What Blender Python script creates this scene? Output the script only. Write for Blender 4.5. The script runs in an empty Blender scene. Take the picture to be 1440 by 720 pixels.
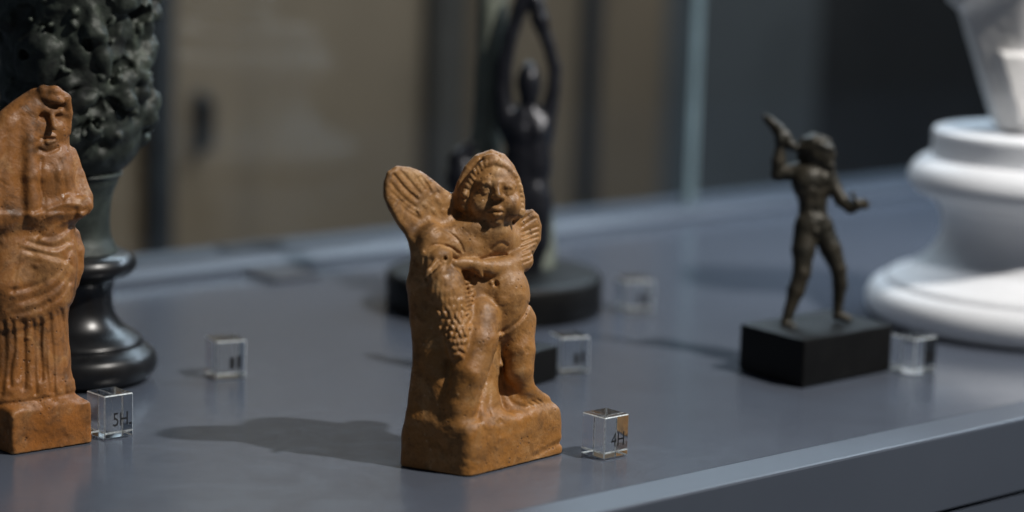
import bpy, bmesh, math, random
import numpy as np
from mathutils import Vector, Matrix

scene = bpy.context.scene
col = scene.collection
R = math.radians

# ------------------------------------------------------------------ camera
FPX = 3400.0                      # focal length in photo pixels (1440 wide)
PITCH, ROLL = R(9.7), R(1.7)
CAM = np.array([0.0, -1.0, 0.253])
_r0 = np.array([1.0, 0, 0]); _f = np.array([0, math.cos(PITCH), -math.sin(PITCH)])
_u0 = np.array([0, math.sin(PITCH), math.cos(PITCH)])
CR = math.cos(ROLL) * _r0 + math.sin(ROLL) * _u0
CU = -math.sin(ROLL) * _r0 + math.cos(ROLL) * _u0
CB = -_f
cam_d = bpy.data.cameras.new('camera'); cam = bpy.data.objects.new('camera', cam_d); col.objects.link(cam)
M4 = Matrix.Identity(4)
for i in range(3):
    M4[i][0], M4[i][1], M4[i][2], M4[i][3] = CR[i], CU[i], CB[i], CAM[i]
cam.matrix_world = M4
cam_d.sensor_width = 36; cam_d.lens = 36 * FPX / 1440; cam_d.clip_start = 0.05; cam_d.clip_end = 50
cam_d.dof.use_dof = True; cam_d.dof.focus_distance = 1.015; cam_d.dof.aperture_fstop = 3.8
cam_d.dof.aperture_blades = 9
scene.camera = cam

# ------------------------------------------------------------------ world, exposure
w = bpy.data.worlds.new('World'); scene.world = w; w.use_nodes = True
bg = w.node_tree.nodes['Background']; bg.inputs[0].default_value = (0.62, 0.76, 1.0, 1); bg.inputs[1].default_value = 0.06
vs = scene.view_settings
vs.view_transform = 'Standard'; vs.look = 'None'; vs.gamma = 1; vs.exposure = 0; vs.use_curve_mapping = False
scene.cycles.use_denoising = True
scene.cycles.max_bounces = 10; scene.cycles.transmission_bounces = 8; scene.cycles.transparent_max_bounces = 12
scene.cycles.sample_clamp_indirect = 4.0

# ------------------------------------------------------------------ pixel <-> place helpers (used to measure where things stand)
def ray(u, v):
    d = (u - 720) / FPX * CR - (v - 360) / FPX * CU - CB
    return d
def G(u, v, z=0.0):
    d = ray(u, v); t = (z - CAM[2]) / d[2]
    return CAM + d * t

# case directions: the long edge runs away to the right
YAW = R(48)
E1 = np.array([math.sin(YAW), math.cos(YAW), 0]); E2 = np.array([-math.cos(YAW), math.sin(YAW), 0])

# ------------------------------------------------------------------ lights
def lamp(kind, name, loc, target, power, color, size=0.1, **kw):
    l = bpy.data.lights.new(name, kind); o = bpy.data.objects.new(name, l); col.objects.link(o)
    o.location = loc
    o.rotation_euler = (Vector(target) - Vector(loc)).to_track_quat('-Z', 'Y').to_euler()
    l.energy = power; l.color = color
    if kind == 'AREA':
        l.shape = 'RECTANGLE'; l.size = size; l.size_y = kw.get('size_y', size)
    else:
        l.shadow_soft_size = size
    if kind == 'SPOT':
        l.spot_size = R(kw.get('angle', 60)); l.spot_blend = kw.get('blend', 0.6)
    return o
LDIR = np.array([0.70, -0.27, 0.96]); LDIR /= np.linalg.norm(LDIR)
_t = np.array([-0.02, 0.05, 0.03])
lamp('SPOT', 'case_spotlight', _t + LDIR * 1.5, _t, 90, (1.0, 0.955, 0.895), 0.022, angle=72, blend=0.8)
lamp('AREA', 'case_light_strip', (0.42, 0.86, 0.66), (0.38, 0.70, 0), 12.0, (0.70, 0.85, 1.0), 1.5, size_y=0.10)
lamp('SPOT', 'pedestal_spotlight', (0.06, 0.02, 1.35), (0.33, 0.40, 0.06), 26, (0.97, 0.98, 1.0), 0.05, angle=20, blend=0.7)
# unseen area lights added beyond the back glass to brighten the far wall
WASH = E2 + np.array([0, 0, -0.22])
AB = G(400, 378) @ E2
for nm, t, pw, cl in (('added_wall_light', 0.62, 2.2, (1.0, 0.85, 0.68)), ('added_wall_light', 1.15, 2.0, (1.0, 0.90, 0.78)), ('added_wall_light', 1.75, 2.4, (0.90, 0.95, 1.0))):
    p = E1 * t + E2 * (AB + 0.14) + np.array([0, 0, 0.80]); lamp('AREA', nm, p, p + WASH, pw, cl, 0.5, size_y=0.12)

# ------------------------------------------------------------------ scene-graph helpers
def tag(o, label=None, cat=None, group=None, kind=None):
    if label: o['label'] = label
    if cat: o['category'] = cat
    if group: o['group'] = group
    if kind: o['kind'] = kind
    return o
def empty(name, loc, label=None, cat=None, group=None):
    o = bpy.data.objects.new(name, None); o.empty_display_size = 0.02; col.objects.link(o)
    o.location = Vector(loc)
    return tag(o, label, cat, group)
def put(name, me, mat, parent=None):
    if mat is not None:
        me.materials.clear(); me.materials.append(mat)
    o = bpy.data.objects.new(name, me); col.objects.link(o)
    if parent is not None:
        o.parent = parent
        o.location = -Vector(parent_world(parent))
    return o
def parent_world(o):
    v = Vector(o.location)
    while o.parent is not None:
        o = o.parent; v = v + Vector(o.location)
    return v

# ------------------------------------------------------------------ materials
def mat_base(name):
    m = bpy.data.materials.new(name); m.use_nodes = True
    nt = m.node_tree; b = nt.nodes['Principled BSDF']
    return m, nt, b
def N(nt, t, **kw):
    n = nt.nodes.new(t)
    for k, v in kw.items():
        if k.startswith('_'): setattr(n, k[1:], v)
        else: n.inputs[k].default_value = v
    return n
def noise(nt, scale, detail=4, rough=0.55, vec=None, dist=0.0):
    n = N(nt, 'ShaderNodeTexNoise', Scale=scale, Detail=detail, Roughness=rough, Distortion=dist)
    if vec is not None: nt.links.new(vec, n.inputs['Vector'])
    return n.outputs['Fac']
def ramp(nt, fac, stops):
    r = nt.nodes.new('ShaderNodeValToRGB'); cr = r.color_ramp
    while len(cr.elements) < len(stops): cr.elements.new(0.5)
    for e, (p, c) in zip(cr.elements, stops):
        e.position = p; e.color = (c[0], c[1], c[2], 1) if len(c) > 1 else (c[0],) * 3 + (1,)
    nt.links.new(fac, r.inputs[0])
    return r.outputs[0]
def mix(nt, fac, a, b, mode='MIX'):
    m = nt.nodes.new('ShaderNodeMix'); m.data_type = 'RGBA'; m.blend_type = mode
    for s, v in ((m.inputs[0], fac), (m.inputs[6], a), (m.inputs[7], b)):
        if hasattr(v, 'is_linked'): nt.links.new(v, s)
        elif isinstance(v, (int, float)): s.default_value = v
        else: s.default_value = (*v[:3], 1)
    return m.outputs[2]
def bump(nt, b, h, strength, dist, prev=None):
    n = N(nt, 'ShaderNodeBump', Strength=strength, Distance=dist)
    nt.links.new(h, n.inputs['Height'])
    if prev: nt.links.new(prev, n.inputs['Normal'])
    nt.links.new(n.outputs[0], b.inputs['Normal'])
    return n.outputs[0]
def coord(nt):
    return nt.nodes.new('ShaderNodeNewGeometry').outputs['Position']

def terracotta(name, pale, mid, dark, red, zred=0.03, rough=0.43):
    m, nt, b = mat_base(name); P = coord(nt)
    n1 = noise(nt, 45, 6, 0.65, P, 1.2); n2 = noise(nt, 150, 5, 0.65, P, 0.4); n3 = noise(nt, 1100, 3, 0.6, P)
    c = ramp(nt, n1, [(0.36, dark), (0.46, mid), (0.54, mid), (0.64, pale)])
    sx = nt.nodes.new('ShaderNodeSeparateXYZ'); nt.links.new(P, sx.inputs[0])
    mr = N(nt, 'ShaderNodeMapRange'); nt.links.new(sx.outputs[2], mr.inputs[0])
    mr.inputs[1].default_value = zred + 0.03; mr.inputs[2].default_value = zred - 0.012
    mm = N(nt, 'ShaderNodeMath', _operation='MULTIPLY'); nt.links.new(mr.outputs[0], mm.inputs[0])
    nt.links.new(ramp(nt, noise(nt, 70, 5, 0.6, P, 0.8), [(0.36, (0.15,)), (0.58, (0.9,))]), mm.inputs[1])
    c = mix(nt, mm.outputs[0], c, red)
    # brown smears and pale dust
    c = mix(nt, ramp(nt, n2, [(0.50, (0,)), (0.66, (0.6,))]), c, dark)
    dust = [x * 0.65 + y for x, y in zip(pale, (0.20, 0.145, 0.085))]
    c = mix(nt, ramp(nt, noise(nt, 210, 4, 0.7, P, 0.6), [(0.58, (0,)), (0.72, (0.30,))]), c, dust)
    geo = nt.nodes.new('ShaderNodeNewGeometry')
    c = mix(nt, ramp(nt, geo.outputs['Pointiness'], [(0.515, (0,)), (0.60, (0.55,))]), c, dust)
    # grit and pits
    vo = N(nt, 'ShaderNodeTexVoronoi', Scale=420.0); nt.links.new(P, vo.inputs['Vector'])
    pit = ramp(nt, vo.outputs['Distance'], [(0.10, (1,)), (0.24, (0,))])
    pm = N(nt, 'ShaderNodeMath', _operation='MULTIPLY'); nt.links.new(pit, pm.inputs[0])
    nt.links.new(ramp(nt, noise(nt, 90, 3, 0.6, P), [(0.52, (0,)), (0.62, (0.75,))]), pm.inputs[1])
    c = mix(nt, pm.outputs[0], c, [x * 0.4 for x in dark])
    c = mix(nt, ramp(nt, n3, [(0.56, (0,)), (0.72, (0.45,))]), c, [x * 0.6 for x in dark])
    nt.links.new(c, b.inputs['Base Color'])
    nt.links.new(ramp(nt, n2, [(0.35, (rough - 0.10,)), (0.65, (rough + 0.22,))]), b.inputs['Roughness'])
    b.inputs['Specular IOR Level'].default_value = 0.45
    p = bump(nt, b, n2, 0.5, 0.0010); p = bump(nt, b, n3, 0.4, 0.0003, p)
    inv = N(nt, 'ShaderNodeMath', _operation='SUBTRACT'); inv.inputs[0].default_value = 1.0; nt.links.new(pm.outputs[0], inv.inputs[1])
    bump(nt, b, inv.outputs[0], 0.6, 0.0006, p)
    return m
def simple(name, color, rough=0.5, nscale=60, var=0.25, bstr=0.15, bdist=0.0004, metallic=0.0, spec=0.5, c2=None, fine=600):
    m, nt, b = mat_base(name); P = coord(nt)
    n1 = noise(nt, nscale, 5, 0.6, P, 0.3); n2 = noise(nt, fine, 3, 0.6, P)
    c2 = c2 or [x * (1 - var) for x in color]
    c = ramp(nt, n1, [(0.32, c2), (0.66, color)])
    nt.links.new(c, b.inputs['Base Color'])
    nt.links.new(ramp(nt, n1, [(0.3, (max(0.02, rough - 0.07),)), (0.7, (rough + 0.07,))]), b.inputs['Roughness'])
    b.inputs['Metallic'].default_value = metallic; b.inputs['Specular IOR Level'].default_value = spec
    if bstr: bump(nt, b, n2, bstr, bdist)
    return m

MT = {}
MT['terra'] = terracotta('terracotta_warm', (0.46, 0.264, 0.112), (0.345, 0.171, 0.055), (0.142, 0.066, 0.018), (0.37, 0.155, 0.031), 0.05)
MT['terra2'] = terracotta('terracotta_orange', (0.39, 0.190, 0.066), (0.290, 0.119, 0.031), (0.118, 0.049, 0.012), (0.37, 0.130, 0.022), 0.02)
def deck_paint():
    m, nt, b = mat_base('blue_grey_painted_board'); P = coord(nt)
    n1 = noise(nt, 5, 5, 0.6, P, 0.5); n2 = noise(nt, 2600, 2, 0.5, P); n3 = noise(nt, 30, 6, 0.7, P, 1.5)
    c = ramp(nt, n1, [(0.3, (0.088, 0.103, 0.134)), (0.7, (0.095, 0.110, 0.142))])
    vo = N(nt, 'ShaderNodeTexVoronoi', Scale=190.0); nt.links.new(P, vo.inputs['Vector'])
    sp = N(nt, 'ShaderNodeMath', _operation='MULTIPLY'); nt.links.new(ramp(nt, vo.outputs['Distance'], [(0.03, (1,)), (0.07, (0,))]), sp.inputs[0])
    nt.links.new(ramp(nt, noise(nt, 60, 2, 0.5, P), [(0.58, (0,)), (0.62, (0.6,))]), sp.inputs[1])
    c = mix(nt, sp.outputs[0], c, (0.34, 0.34, 0.35))           # dust specks
    c = mix(nt, ramp(nt, n2, [(0.45, (0,)), (0.75, (0.25,))]), c, (0.15, 0.165, 0.195))
    nt.links.new(c, b.inputs['Base Color'])
    nt.links.new(ramp(nt, n3, [(0.35, (0.15,)), (0.65, (0.21,))]), b.inputs['Roughness'])
    b.inputs['Specular IOR Level'].default_value = 0.6
    bump(nt, b, n2, 0.10, 0.00012)
    return m
MT['deck'] = deck_paint()
MT['lip'] = simple('blue_grey_painted_rim', (0.086, 0.102, 0.132), 0.40, 8, 0.08, 0.10, 0.0001, fine=2500)
MT['black'] = simple('black_polished_stone', (0.010, 0.010, 0.011), 0.32, 50, 0.3, 0.06, 0.0002)
MT['blackmatt'] = simple('black_painted_wood', (0.007, 0.0068, 0.0066), 0.5, 70, 0.3, 0.15, 0.0002, spec=0.22)
MT['bronze'] = simple('brown_patinated_bronze', (0.042, 0.034, 0.021), 0.48, 90, 0.3, 0.4, 0.0006, 0.3, c2=(0.019, 0.019, 0.014))
MT['dark_bronze'] = simple('black_patinated_bronze', (0.022, 0.023, 0.030), 0.34, 60, 0.3, 0.2, 0.0004, 0.4)
MT['green_bronze'] = simple('green_grey_bronze', (0.062, 0.078, 0.066), 0.5, 45, 0.3, 0.4, 0.001, 0.2, c2=(0.010, 0.013, 0.012))
MT['trunk'] = simple('grey_green_verdigris', (0.17, 0.19, 0.15), 0.6, 40, 0.5, 0.4, 0.001)
MT['marble'] = simple('white_plaster', (0.77, 0.785, 0.81), 0.5, 25, 0.06, 0.1, 0.0003)
MT['marble_grey'] = simple('veined_white_marble', (0.74, 0.73, 0.72), 0.5, 18, 0.2, 0.1, 0.0004)
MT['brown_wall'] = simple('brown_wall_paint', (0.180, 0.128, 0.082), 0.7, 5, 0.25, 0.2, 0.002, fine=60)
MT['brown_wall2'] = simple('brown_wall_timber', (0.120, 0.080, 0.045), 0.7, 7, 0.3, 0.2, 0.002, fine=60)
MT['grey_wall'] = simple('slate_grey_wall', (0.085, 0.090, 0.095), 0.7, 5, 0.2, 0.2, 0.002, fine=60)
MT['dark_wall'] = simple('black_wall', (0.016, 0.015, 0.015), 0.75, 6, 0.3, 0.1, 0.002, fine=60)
MT['post'] = simple('dark_blue_metal', (0.022, 0.024, 0.028), 0.5, 20, 0.3, 0.1, 0.001, fine=80)
MT['dim_post'] = simple('grey_brown_metal', (0.060, 0.050, 0.040), 0.6, 20, 0.3, 0.1, 0.001, fine=80)
MT['taupe'] = simple('taupe_reflection', (0.060, 0.058, 0.066), 0.5, 20, 0.3, 0.1, 0.001, fine=80)  # solid tone of the dark reflections at the back curb
MT['ink'] = simple('black_ink', (0.008, 0.008, 0.009), 0.6, 300, 0.1, 0)
def verdigris():
    m, nt, b = mat_base('verdigris_relief'); P = coord(nt)
    c = ramp(nt, noise(nt, 60, 5, 0.65, P, 0.8), [(0.36, (0.008, 0.010, 0.009)), (0.56, (0.034, 0.043, 0.034)), (0.70, (0.085, 0.105, 0.080))])
    geo = nt.nodes.new('ShaderNodeNewGeometry')
    c = mix(nt, ramp(nt, geo.outputs['Pointiness'], [(0.51, (0,)), (0.62, (0.6,))]), c, (0.11, 0.13, 0.10))
    nt.links.new(c, b.inputs['Base Color']); b.inputs['Roughness'].default_value = 0.55; b.inputs['Metallic'].default_value = 0.15
    bump(nt, b, noise(nt, 400, 4, 0.6, P), 0.4, 0.001)
    return m
MT['relief'] = verdigris()
def acrylic():
    m, nt, b = mat_base('clear_acrylic')
    b.inputs['Base Color'].default_value = (0.97, 0.985, 0.99, 1); b.inputs['Roughness'].default_value = 0.015
    b.inputs['IOR'].default_value = 1.49; b.inputs['Transmission Weight'].default_value = 1.0
    return m
MT['acrylic'] = acrylic()
MT['edge_glint'] = simple('acrylic_glint_edge', (0.80, 0.86, 0.88), 0.35, 900, 0.5, 0)  # light glinting on the cube edges, painted as a pale colour
def pane():
    m, nt, b = mat_base('clear_pane_glass')
    out = nt.nodes['Material Output']; nt.nodes.remove(b)
    tr = N(nt, 'ShaderNodeBsdfTransparent', Color=(0.93, 0.955, 0.955, 1)); gl = N(nt, 'ShaderNodeBsdfGlossy', Roughness=0.02)
    ms = nt.nodes.new('ShaderNodeMixShader')
    lw = N(nt, 'ShaderNodeLayerWeight', Blend=0.5); pw = N(nt, 'ShaderNodeMath', _operation='POWER'); pw.inputs[1].default_value = 5.0
    ma = N(nt, 'ShaderNodeMath', _operation='MULTIPLY_ADD'); ma.inputs[1].default_value = 0.9; ma.inputs[2].default_value = 0.025
    nt.links.new(lw.outputs['Facing'], pw.inputs[0]); nt.links.new(pw.outputs[0], ma.inputs[0]); nt.links.new(ma.outputs[0], ms.inputs[0]); nt.links.new(tr.outputs[0], ms.inputs[1]); nt.links.new(gl.outputs[0], ms.inputs[2])
    nt.links.new(ms.outputs[0], out.inputs[0])
    return m
MT['pane'] = pane()
MT['pane_edge'] = simple('green_blue_glass_edge', (0.27, 0.36, 0.385), 0.25, 30, 0.15, 0)

# ------------------------------------------------------------------ sculpting: signed distance fields and surface nets
_rng = np.random.RandomState(7); _LAT = _rng.rand(32, 32, 32).astype(np.float32)
def vnoise(p, scale):
    q = p / scale + 100.0; i = np.floor(q).astype(np.int32); f = (q - i).astype(np.float32); f = f * f * (3 - 2 * f)
    i &= 31; j = (i + 1) & 31; r = 0
    for a in (0, 1):
        for b in (0, 1):
            for c in (0, 1):
                ix = (j if a else i)[:, 0]; iy = (j if b else i)[:, 1]; iz = (j if c else i)[:, 2]
                wt = (f[:, 0] if a else 1 - f[:, 0]) * (f[:, 1] if b else 1 - f[:, 1]) * (f[:, 2] if c else 1 - f[:, 2])
                r = r + wt * _LAT[ix, iy, iz]
    return r - 0.5
def yawmat(roll=0, yaw=0):
    a, y = R(roll), R(yaw)
    t = np.array([math.cos(y), 0, -math.sin(y)]); v = np.array([0, 1.0, 0]); n = np.array([math.sin(y), 0, math.cos(y)])
    return np.array([math.cos(a) * t + math.sin(a) * v, -math.sin(a) * t + math.cos(a) * v, n])
def polydist(p, poly):
    poly = np.asarray(poly, float); d = np.full(len(p), 1e18); s = np.ones(len(p)); n = len(poly)
    x, y = p[:, 0], p[:, 1]
    for i in range(n):
        a, b = poly[i], poly[i - 1]; e = b - a; wx = x - a[0]; wy = y - a[1]
        t = np.clip((wx * e[0] + wy * e[1]) / (e @ e), 0, 1)
        d = np.minimum(d, (wx - e[0] * t) ** 2 + (wy - e[1] * t) ** 2)
        c1 = y >= a[1]; c2 = y < b[1]; c3 = e[0] * wy > e[1] * wx
        s[(c1 & c2 & c3) | (~c1 & ~c2 & ~c3)] *= -1
    return s * np.sqrt(d)
def linedist(p, pts):
    d = np.full(len(p), 1e18); x, y = p[:, 0], p[:, 1]
    for a, b in zip(pts[:-1], pts[1:]):
        a = np.asarray(a[:2], float); e = np.asarray(b[:2], float) - a; wx = x - a[0]; wy = y - a[1]
        t = np.clip((wx * e[0] + wy * e[1]) / max(e @ e, 1e-9), 0, 1)
        d = np.minimum(d, (wx - e[0] * t) ** 2 + (wy - e[1] * t) ** 2)
    return np.sqrt(d)
def smin(a, b, k):
    if k <= 0: return np.minimum(a, b)
    h = np.maximum(k - np.abs(a - b), 0) / k
    return np.minimum(a, b) - h * h * k * 0.25

class Sculpt:
    """A figure modelled in its own frame: x to the right, y down, z towards the viewer, one unit = s metres."""
    def __init__(self, uc, vc, dist):
        d = ray(uc, vc); L = np.linalg.norm(d); d = d / L
        self.O = CAM + d * dist; self.B = -d
        r = CR - (CR @ self.B) * self.B; self.R = r / np.linalg.norm(r); self.U = np.cross(self.B, self.R)
        self.s = dist / (FPX * L); self.c = (uc, vc); self.ops = []; self.disp = []; self.parts = []; self.rs = 1.0
    def loc(self, P):
        q = (np.asarray(P) - self.O) / self.s
        return np.array([q @ self.R + self.c[0], -(q @ self.U) + self.c[1], q @ self.B])
    def vec(self, V): return np.array([V @ self.R, -(V @ self.U), V @ self.B])
    def world(self, p):
        return self.O + self.s * ((p[:, 0:1] - self.c[0]) * self.R - (p[:, 1:2] - self.c[1]) * self.U + p[:, 2:3] * self.B)
    def g(self, u, v): return self.loc(G(u, v))
    # each op: (kind, lo, hi, function, k, part)
    def _op(self, kind, lo, hi, fn, k, part):
        if part not in self.parts: self.parts.append(part)
        self.ops.append((kind, np.asarray(lo, float), np.asarray(hi, float), fn, k, self.parts.index(part)))
    def ell(self, c, r, part, k=8, roll=0, yaw=0, sub=False):
        c = np.asarray(c, float); r = np.asarray(r, float) * self.rs; A = yawmat(roll, yaw); m = r.max()
        def fn(p):
            q = (p - c) @ A.T; k0 = np.linalg.norm(q / r, axis=1); k1 = np.linalg.norm(q / (r * r), axis=1)
            return np.where(k1 > 1e-9, k0 * (k0 - 1) / np.maximum(k1, 1e-9), -r.min())
        self._op('s' if sub else 'a', c - m, c + m, fn, k, part)
    def tube(self, pts, part, k=8, flat=None, sub=False):
        P = np.array(pts, float); C = P[:, :3]; rr = P[:, 3] * self.rs
        def fn(p):
            d = np.full(len(p), 1e9)
            for i in range(len(C) - 1):
                a = C[i]; e = C[i + 1] - a; w = p - a
                t = np.clip((w @ e) / max(e @ e, 1e-9), 0, 1)
                di = np.linalg.norm(w - t[:, None] * e, axis=1) - (rr[i] + (rr[i + 1] - rr[i]) * t)
                d = smin(d, di, 3.0) if i else di
            return d
        self._op('s' if sub else 'a', (C - rr[:, None]).min(0), (C + rr[:, None]).max(0), fn, k, part)
    def slab(self, poly, w0, slope, th, part, k=8, rnd=8, groove=None):
        poly = np.asarray(poly, float); cu = poly[:, 0].mean(); cs = 1 / math.hypot(1, slope)
        def fn(p):
            d2 = polydist(p, poly) + rnd; q = (p[:, 2] - (w0 + slope * (p[:, 0] - cu))) * cs
            if groove is not None: q = q + groove(p) * (q > -th * 0.3)
            dz = np.abs(q) - th + rnd
            return np.minimum(np.maximum(d2, dz), 0) + np.hypot(np.maximum(d2, 0), np.maximum(dz, 0)) - rnd
        we = abs(slope) * (poly[:, 0].max() - poly[:, 0].min()) + th * 2
        self._op('a', [*poly.min(0), w0 - we], [*poly.max(0), w0 + we], fn, k, part)
    def rev(self, base, prof, part, k=8, phase=None):
        """turned shape standing on the ground point base; prof = (radius, height) in units"""
        o = self.loc(base); up = self.vec(UP); pr = np.asarray(prof, float); rm = pr[:, 0].max(); z0, z1 = pr[0, 1], pr[-1, 1]
        ends = np.array([o + up * z0, o + up * z1])
        def fn(p):
            q = p - o; z = q @ up; r = np.linalg.norm(q - z[:, None] * up, axis=1)
            return np.maximum((r - np.interp(z, pr[:, 1], pr[:, 0])) * 0.85, np.maximum(z0 - z, z - z1))
        self._op('a', ends.min(0) - rm, ends.max(0) + rm, fn, k, part)
    def clip(self, n, q, part, k=8):
        """cut away everything on the far side of a plane"""
        n = np.asarray(n, float) / np.linalg.norm(n); q = np.asarray(q, float)
        self._op('s', np.full(3, -1e5), np.full(3, 1e5), lambda p: -((p - q) @ n), k, part)
    def hull(self, planes, lo, hi, part, k=8, rnd=8):
        pl = [(np.asarray(n, float) / np.linalg.norm(n), np.asarray(q, float)) for n, q in planes]
        def fn(p):
            d = None
            for n, q in pl:
                x = (p - q) @ n
                d = x if d is None else -smin(-d, -x, rnd)
            return d
        self._op('a', lo, hi, fn, k, part)
    def block(self, C, Rt, L, h, part, k=8, rnd=8, lean=0.0, z0=0.0, tilt=(0, 0)):
        """upright four-sided block on the table from three ground corners"""
        C, Rt, L = (np.asarray(x, float) for x in (C, Rt, L)); K = L + Rt - C; cen = (L + Rt) / 2
        up = np.array([0, 0, 1.0]); pls = []
        for a, b in ((C, Rt), (Rt, K), (K, L), (L, C)):
            n = np.cross(b - a, up); n /= np.linalg.norm(n)
            if n @ (a - cen) < 0: n = -n
            pls.append((self.vec(n + up * lean), self.loc(a)))
        tn = up + np.array([tilt[0], tilt[1], 0])
        pls.append((self.vec(tn), self.loc(cen + up * h)))
        allp = np.array([self.loc(x + up * z) for x in (C, Rt, K, L) for z in (0, h * 1.15)])
        self.hull(pls, allp.min(0) - 5, allp.max(0) + 5, part, k, rnd)
    # relief worked into the surface that faces the viewer
    def groove(self, pts, width, depth, wmin=-1e9, taper=True):
        P = np.asarray(curve_prof([q[:2] for q in pts], 5) if len(pts) > 2 else [q[:2] for q in pts], float)
        self.disp.append((P.min(0) - 3 * width, P.max(0) + 3 * width, wmin, lambda p: depth * np.exp(-(linedist(p, P) / width) ** 2)))
    def dot(self, u, v, ru, rv, h, roll=0, wmin=-1e9):
        a = R(roll); ca, sa = math.cos(a), math.sin(a); m = 2.4 * max(ru, rv)
        def fn(p):
            x = p[:, 0] - u; y = p[:, 1] - v; q = ((x * ca + y * sa) / ru) ** 2 + ((-x * sa + y * ca) / rv) ** 2
            return -h * np.exp(-q * q)
        self.disp.append((np.array([u - m, v - m]), np.array([u + m, v + m]), wmin, fn))
    def region(self, poly, h, soft=3.0, wmin=-1e9):
        poly = np.asarray(poly, float)
        self.disp.append((poly.min(0) - 3 * soft, poly.max(0) + 3 * soft, wmin, lambda p: -h / (1 + np.exp(np.clip(polydist(p, poly) / soft * 2, -30, 30)))))
    def field(self, p, band, lab=False, fine=True):
        d = np.full(len(p), 1e3); L = np.zeros(len(p), np.int32); best = np.full(len(p), 1e9)
        pl, ph = p.min(0), p.max(0)
        if len(self.ops) != len(getattr(self, 'OL', ())):
            self.OL = np.array([o[1] - o[4] for o in self.ops]); self.OH = np.array([o[2] + o[4] for o in self.ops])
            self.DL = np.array([o[0] for o in self.disp]).reshape(-1, 2); self.DH = np.array([o[1] for o in self.disp]).reshape(-1, 2)
        for oi in np.nonzero(((self.OL - band <= ph) & (self.OH + band >= pl)).all(1))[0]:
            kind, lo, hi, fn, k, part = self.ops[oi]; m = k + band
            ix = np.nonzero(((p > lo - m) & (p < hi + m)).all(1))[0]
            if not len(ix): continue
            x = fn(p[ix])
            if kind == 'a':
                if lab:
                    bb = x < best[ix]; L[ix[bb]] = part; best[ix[bb]] = x[bb]
                d[ix] = smin(d[ix], x, k)
            else: d[ix] = -smin(-d[ix], x, k)
        if fine:
            for di in np.nonzero(((self.DL <= ph[:2]) & (self.DH >= pl[:2])).all(1))[0]:
                lo, hi, wmin, fn = self.disp[di]
                if wmin > ph[2]: continue
                ix = np.nonzero((p[:, 0] > lo[0]) & (p[:, 0] < hi[0]) & (p[:, 1] > lo[1]) & (p[:, 1] < hi[1]) & (p[:, 2] > wmin))[0]
                if len(ix): d[ix] += fn(p[ix])
            for sc, am in self.rough: d += vnoise(p, sc) * am
        d = np.maximum(d, (p - self.gp) @ self.gn)          # cut level with the table
        return (d, L) if lab else d
    def evalf(self, p, band, lab=False, fine=True, blk=24.0):
        key = np.floor((p - p.min(0)) / blk).astype(np.int64); key = (key[:, 0] * 4096 + key[:, 1]) * 4096 + key[:, 2]
        order = np.argsort(key, kind='stable'); ks = key[order]; cuts = np.nonzero(np.diff(ks))[0] + 1
        d = np.empty(len(p)); L = np.zeros(len(p), np.int32)
        for ix in np.split(order, cuts):
            r = self.field(p[ix], band, lab, fine)
            if lab: d[ix], L[ix] = r
            else: d[ix] = r
        return (d, L) if lab else d
    def build(self, h, rough=((9, 1.0), (3.5, 0.5)), lift=0.0004):
        self.rough = rough
        self.gn = -self.vec(np.array([0, 0, 1.0])); self.gp = self.loc(np.array([0, 0, lift]))
        lo = np.min([o[1] for o in self.ops if o[0] == 'a'], 0) - 12; hi = np.max([o[2] for o in self.ops if o[0] == 'a'], 0) + 12
        c = 4; n = (np.ceil((hi - lo) / (h * c)).astype(int) + 1); H = h * c
        ax = [lo[i] + H * np.arange(n[i]) for i in range(3)]
        X = np.stack(np.meshgrid(*ax, indexing='ij'), -1).reshape(-1, 3)
        dc = self.evalf(X, 3 * H, fine=False, blk=40.0).reshape(n)
        near = np.abs(dc) < H * 1.3 + 6
        nf = (n - 1) * c + 1
        cell = np.zeros(n - 1, bool)
        for a in (0, 1):
            for b in (0, 1):
                for e in (0, 1): cell |= near[a:n[0] - 1 + a, b:n[1] - 1 + b, e:n[2] - 1 + e]
        D = np.repeat(np.repeat(np.repeat(dc[:-1, :-1, :-1], c, 0), c, 1), c, 2)
        D = np.pad(D, ((0, 1),) * 3, mode='edge').astype(np.float32)
        fm = np.pad(np.repeat(np.repeat(np.repeat(cell, c, 0), c, 1), c, 2), ((0, 1),) * 3, mode='edge')
        I = np.argwhere(fm); pts = lo + I * h
        D[fm] = self.evalf(pts, 3 * h + 4)
        # surface nets
        s = D < 0; m = [x - 1 for x in D.shape]
        def cv(A, a, b, e): return A[a:m[0] + a, b:m[1] + b, e:m[2] + e]
        al = np.ones(m, bool); an = np.zeros(m, bool)
        for a in (0, 1):
            for b in (0, 1):
                for e in (0, 1): q = cv(s, a, b, e); al &= q; an |= q
        act = an & ~al; C = np.argwhere(act); idx = np.full(m, -1, np.int64); idx[act] = np.arange(len(C))
        V = np.zeros((len(C), 3)); cnt = np.zeros(len(C)); cor = [(a, b, e) for a in (0, 1) for b in (0, 1) for e in (0, 1)]
        vals = {k: D[C[:, 0] + k[0], C[:, 1] + k[1], C[:, 2] + k[2]] for k in cor}
        for A in cor:
            for axx in range(3):
                if A[axx]: continue
                Bc = list(A); Bc[axx] = 1; Bc = tuple(Bc); va, vb = vals[A], vals[Bc]; x = (va < 0) != (vb < 0)
                t = np.where(x, va / np.where(x, va - vb, 1), 0); pos = np.tile(np.array(A, float), (len(C), 1)); pos[:, axx] = t
                V[x] += pos[x]; cnt[x] += 1
        V = lo + h * (C + V / cnt[:, None])
        F = []
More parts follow.
